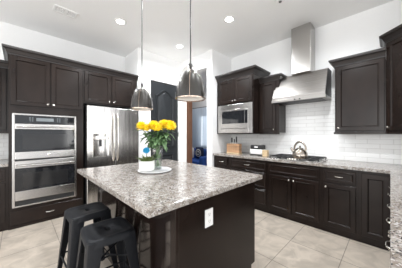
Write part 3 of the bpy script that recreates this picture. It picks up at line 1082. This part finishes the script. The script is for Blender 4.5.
V = thing('ceiling_vent', 'white two section air vent on the ceiling above the ovens', 'vent', (0.495, 3.315, ZC), math.radians(2))
vx, vy = 0.138, 0.088
B('vent_frame', 'trim', V, (-vx, vx, -vy, -vy + 0.022, -0.012, -0.0005), (-vx, vx, vy - 0.022, vy, -0.012, -0.0005), (-vx, -vx + 0.022, -vy + 0.022, vy - 0.022, -0.012, -0.0005),
  (vx - 0.022, vx, -vy + 0.022, vy - 0.022, -0.012, -0.0005), (-0.02, 0.02, -vy + 0.022, vy - 0.022, -0.012, -0.0005), bevel=0.002)
B('duct_backing', 'ventgrey', V, (-vx + 0.02, vx - 0.02, -vy + 0.02, vy - 0.02, -0.003, -0.001))
for s in (-1, 1):
    bm = bmesh.new()
    for k in range(6):
        y = -vy + 0.03 + k * 0.023
        a = s * 0.079
        rings(bm, [[(x, y, -0.004), (x, y + 0.006, -0.010), (x, y + 0.007, -0.009), (x, y + 0.001, -0.003)] for x in (a - 0.056, a + 0.036)] if s > 0 else
              [[(x, y, -0.004), (x, y + 0.006, -0.010), (x, y + 0.007, -0.009), (x, y + 0.001, -0.003)] for x in (a - 0.036, a + 0.056)])
    build('louvres', bm, 'trim', V)

# ------------------------------------------------------------------ island centrepiece
TZ = 0.9155
TR = thing('serving_tray', 'round white marble tray on the island', 'tray', (1.055, 1.785, TZ))
bm = bmesh.new()
lathe(bm, [(0.135, 0), (0.165, 0.004), (0.178, 0.012), (0.178, 0.017), (0.170, 0.018), (0.160, 0.014), (0.0, 0.014)], n=48, close1=False)
build('dish', bm, 'marble', TR, smooth=40)

vx_, vy_ = 1.095, 1.795
VZ = TZ + 0.0145
VS = thing('glass_vase', 'clear glass vase holding the yellow flowers', 'vase', (vx_, vy_, VZ))
bm = bmesh.new()
lathe(bm, [(0.0, 0.001), (0.044, 0.001), (0.048, 0.01), (0.049, 0.08), (0.053, 0.18), (0.065, 0.265), (0.063, 0.266), (0.0505, 0.18), (0.0465, 0.08), (0.044, 0.014), (0.0, 0.012)], n=36, close0=False, close1=False)
build('glass_wall', bm, 'glass', VS, smooth=50)
bm = bmesh.new()
lathe(bm, [(0.0, 0.013), (0.0425, 0.015), (0.0425, 0.08), (0.0435, 0.15), (0.0, 0.15)], n=32, close0=False, close1=False)
build('water', bm, 'water', VS, smooth=40)


def leaf(bm, base, d, up, L, W, curl=0.3):
    d = Vector(d).normalized()
    side = d.cross(Vector(up)).normalized()
    nrm = side.cross(d)
    rowsL, mid, rowsR = [], [], []
    n = 5
    for k in range(n + 1):
        t = k / n
        w_ = W * math.sin(PI * min(1, t * 0.93 + 0.05)) * (1.15 - 0.4 * t)
        c = Vector(base) + d * L * t - nrm * curl * L * t * t
        mid.append(bm.verts.new(c))
        rowsL.append(bm.verts.new(c + side * w_ + nrm * w_ * 0.3))
        rowsR.append(bm.verts.new(c - side * w_ + nrm * w_ * 0.3))
    for k in range(n):
        bm.faces.new((mid[k], mid[k + 1], rowsL[k + 1], rowsL[k]))
        bm.faces.new((mid[k + 1], mid[k], rowsR[k], rowsR[k + 1]))


def bloom(bm, c, ax, R, rnd):
    ax = Vector(ax).normalized()
    u = ax.orthogonal().normalized()
    v = ax.cross(u)
    for lay, (el, n, ln) in enumerate(((-0.35, 15, 0.95), (0.0, 17, 1.0), (0.32, 16, 0.98), (0.62, 13, 0.92), (0.92, 10, 0.85), (1.2, 7, 0.8))):
        for k in range(n):
            a = 2 * PI * (k + 0.5 * (lay % 2)) / n + rnd.uniform(-0.1, 0.1)
            e = el + rnd.uniform(-0.08, 0.08)
            d = (u * math.cos(a) + v * math.sin(a)) * math.cos(e) + ax * math.sin(e)
            leaf(bm, Vector(c) + d * R * 0.15, d, ax if abs(d.dot(ax)) < 0.95 else u, R * 0.85 * ln, R * 0.17, -0.18)
    # heart of the flower
    V_ = []
    for i in range(5):
        for k in range(8):
            th = PI * (i + 0.5) / 5
            V_.append((i, k, th))
    r = R * 0.55
    rings(bm, [[Vector(c) + (u * math.cos(2 * PI * k / 10) + v * math.sin(2 * PI * k / 10)) * r * math.sin(th) + ax * r * math.cos(th) for k in range(10)] for th in (0.1, 0.6, 1.1, 1.6, 2.1, 2.6, 3.04)])


rr = random.Random(3)
# screen-independent layout: offsets of each bloom from the vase axis, along the bouquet's width and depth
wx, wy = 0.713, -0.701     # bouquet's wide direction (parallel to the island diagonal)
heads = [(-0.178, 0.02, 1.400, 0.074, 'leftmost yellow bloom of the bouquet, set a little apart'),
         (-0.110, -0.02, 1.378, 0.054, 'small low yellow bloom second from the left in the vase'),
         (-0.046, 0.0, 1.402, 0.076, 'large yellow bloom left of the bouquet centre'),
         (0.012, -0.045, 1.380, 0.060, 'yellow bloom at the low centre front of the bouquet'),
         (0.066, 0.03, 1.416, 0.075, 'tallest yellow bloom, right of the bouquet centre'),
         (0.134, 0.0, 1.402, 0.078, 'rightmost yellow bloom of the bouquet')]
for s, dpt, z, R, lab in heads:
    hx, hy = vx_ + wx * s + 0.701 * dpt, vy_ + wy * s + 0.713 * dpt
    t = thing('yellow_chrysanthemum', lab, 'flower', (vx_, vy_, VZ), 0, 'yellow flowers in the vase')
    lx, ly, lz = hx - vx_, hy - vy_, z - VZ
    ax = (lx * 1.4 - 0.2, ly * 1.4 - 0.2, 0.75)
    bm = bmesh.new()
    bloom(bm, (lx, ly, lz), ax, R, rr)
    build('flower_head', bm, 'petal' if R > 0.04 else 'petal2', t)
    bx_, by_ = -lx * 0.12, -ly * 0.12
    pts = [(bx_, by_, 0.03), (lx * 0.05, ly * 0.05, 0.15), (lx * 0.16, ly * 0.16, 0.26), (lx * 0.6, ly * 0.6, lz - 0.1), (lx, ly, lz - R * 0.4)]
    bm = bmesh.new()
    tube(bm, pts, 0.0035, 6)
    build('stem', bm, 'stem', t, smooth=60)
    bm = bmesh.new()
    for k in range(24):
        f = 0.45 + 0.46 * rr.random()
        i = min(3, int(f * 4))
        a = Vector(pts[i]).lerp(Vector(pts[i + 1]), f * 4 - i)
        if a.z < 0.27:
            a = Vector(pts[2]).lerp(Vector(pts[3]), rr.random())
        an = rr.random() * 2 * PI
        leaf(bm, a, (math.cos(an), math.sin(an), rr.uniform(-0.45, 0.35)), (0, 0, 1), rr.uniform(0.075, 0.13), rr.uniform(0.022, 0.036), rr.uniform(0.1, 0.5))
    for k in range(2):
        a = Vector(pts[0]).lerp(Vector(pts[2]), 0.25 + 0.5 * rr.random())
        an = rr.random() * 2 * PI
        leaf(bm, a, (math.cos(an) * 0.35, math.sin(an) * 0.35, 1), (math.sin(an), -math.cos(an), 0.1), 0.08, 0.011, 0.1)
    build('leaves', bm, 'leaf', t, smooth=80)

PT = thing('potted_plant', 'small white pot with green plant and teal blue flower on the tray', 'potted plant', (0.968, 1.80, VZ))
PT.scale = (1.18, 1.18, 1.18)
bm = bmesh.new()
lathe(bm, [(0.052, 0), (0.062, 0.004), (0.066, 0.02), (0.068, 0.088), (0.066, 0.09), (0.060, 0.088), (0.058, 0.075), (0.0, 0.074)], n=32, close1=False)
build('pot', bm, 'ceramic', PT, smooth=40)
bm = bmesh.new()
for k in range(60):
    an = rr.random() * 2 * PI
    r0 = rr.random() * 0.045
    leaf(bm, (r0 * math.cos(an), r0 * math.sin(an), 0.076), (math.cos(an) * 0.7, math.sin(an) * 0.7, rr.uniform(0.5, 1.8)), (0.1, 0.1, 1), rr.uniform(0.05, 0.085), 0.012, 0.4)
build('foliage', bm, 'leaf2', PT, smooth=80)
bm = bmesh.new()
tube(bm, [(-0.005, 0.0, 0.07), (-0.002, 0.002, 0.12), (-0.004, 0.0, 0.165)], 0.0025, 6)
fs = build('flower_stem', bm, 'stem', PT, smooth=60)
bm = bmesh.new()
bloom(bm, (-0.004, 0.0, 0.178), (-0.5, -0.5, 0.7), 0.034, rr)
build('blue_flower', bm, 'bluef', PT)

# ------------------------------------------------------------------ room beyond: curtain, sofa, pillows
t = thing('curtain_rod', 'thin dark curtain rod over the far room window', 'curtain rod', (FX, 4.95, 2.33))
bm = bmesh.new()
tube(bm, [(-0.09, -0.95, 0), (-0.09, 0.95, 0)], 0.011, 10)
build('rod', bm, 'black', t, smooth=50)
bm = bmesh.new()
for y in (-0.85, 0.85):
    tube(bm, [(-0.001, y, 0), (-0.09, y, 0)], 0.008, 8)
build('brackets', bm, 'black', t, smooth=50)


def sheer():
    m = bpy.data.materials.new('sheer_blue_curtain_weave')
    m.use_nodes = True
    nt = m.node_tree
    b = nt.nodes['Principled BSDF']
    b.inputs['Base Color'].default_value = (0.72, 0.78, 0.85, 1)
    b.inputs['Roughness'].default_value = 0.9
    tl = nt.nodes.new('ShaderNodeBsdfTranslucent')
    tl.inputs[0].default_value = (0.70, 0.79, 0.88, 1)
    tr = nt.nodes.new('ShaderNodeBsdfTransparent')
    tr.inputs[0].default_value = (0.8, 0.9, 1.0, 1)
    m1 = nt.nodes.new('ShaderNodeMixShader')
    m1.inputs[0].default_value = 0.5
    m2 = nt.nodes.new('ShaderNodeMixShader')
    m2.inputs[0].default_value = 0.35
    out = nt.nodes['Material Output']
    nt.links.new(b.outputs[0], m1.inputs[1])
    nt.links.new(tl.outputs[0], m1.inputs[2])
    nt.links.new(m1.outputs[0], m2.inputs[1])
    nt.links.new(tr.outputs[0], m2.inputs[2])
    nt.links.new(m2.outputs[0], out.inputs[0])
    return m


M['sheer'] = sheer()
for y0, y1, lab in ((4.25, 4.93, 'right sheer blue curtain panel, lit by the far room window'), (4.97, 5.75, 'left sheer blue curtain panel in the far room')):
    bm = bmesh.new()
    rows = []
    n = 60
    for z in (0.62, 1.2, 1.8, 2.315):
        rows.append([(FX - 0.09 + 0.022 * math.sin(k * 1.15 + z * 0.4), y0 + (y1 - y0) * k / n, z) for k in range(n + 1)])
    rings(bm, rows, False, False, False)
    o = build('curtain', bm, 'sheer', None, smooth=80)
    tag(o, lab, 'curtain', 'curtains in the far room')

SO = thing('sofa', 'royal blue sofa under the window of the far room', 'sofa', (4.42, 5.0, 0))
B('seat_base', 'bluesofa', SO, (-0.42, 0.36, -1.0, 1.0, 0.08, 0.30), bevel=0.03)
B('seat_cushion', 'bluesofa', SO, (-0.44, 0.16, -0.82, -0.003, 0.302, 0.46), bevel=0.04)
B('seat_cushion', 'bluesofa', SO, (-0.44, 0.16, 0.003, 0.82, 0.302, 0.46), bevel=0.04)
B('backrest', 'bluesofa', SO, (0.17, 0.38, -0.82, 0.82, 0.302, 0.80), bevel=0.05)
B('armrest', 'bluesofa', SO, (-0.42, 0.36, -1.0, -0.825, 0.302, 0.62), bevel=0.04)
B('armrest', 'bluesofa', SO, (-0.42, 0.36, 0.825, 1.0, 0.302, 0.62), bevel=0.04)
for a in (-0.36, 0.3):
    for b in (-0.93, 0.93):
        B('leg', 'black', SO, (a - 0.025, a + 0.025, b - 0.025, b + 0.025, 0, 0.079))


def pillow(loc, rz, mat_, label, half=0.21, ringmat=None):
    t = thing('throw_pillow', label, 'pillow', loc, rz, 'pillows on the blue sofa')
    bm = bmesh.new()
    n = 10
    rows = []
    for sgn in (1, -1):
        G = []
        for i in range(n + 1):
            row = []
            for j in range(n + 1):
                u, v = -1 + 2 * i / n, -1 + 2 * j / n
                th = 0.075 * ((1 - u * u) * (1 - v * v)) ** 0.45
                row.append(bm.verts.new((sgn * th, u * half * (1 - 0.06 * v * v), half + v * half * (1 - 0.06 * u * u))))
            G.append(row)
        for i in range(n):
            for j in range(n):
                bm.faces.new((G[i][j], G[i + 1][j], G[i + 1][j + 1], G[i][j + 1]))
    bmesh.ops.remove_doubles(bm, verts=bm.verts, dist=1e-4)
    c = build('cover', bm, mat_, t, smooth=80)
    if ringmat:
        for k, rd in enumerate((0.6, 0.3)):
            bm = bmesh.new()
            pts = []
            for q_ in range(25):
                a = 2 * PI * q_ / 24
                u, v = rd * math.cos(a), rd * math.sin(a)
                th = 0.075 * ((1 - u * u) * (1 - v * v)) ** 0.45
                pts.append((-th - 0.001, u * half, half + v * half))
            tube(bm, pts, 0.012, 6)
            build('printed_ring', bm, ringmat, c, smooth=80)
    return t


pillow((4.47, 4.62, 0.475), 0.0, 'navy', 'navy pillow with white ring pattern on the blue sofa', 0.20, 'cream')
pillow((4.46, 5.08, 0.475), 0.0, 'cream', 'cream patterned pillow on the blue sofa', 0.19)
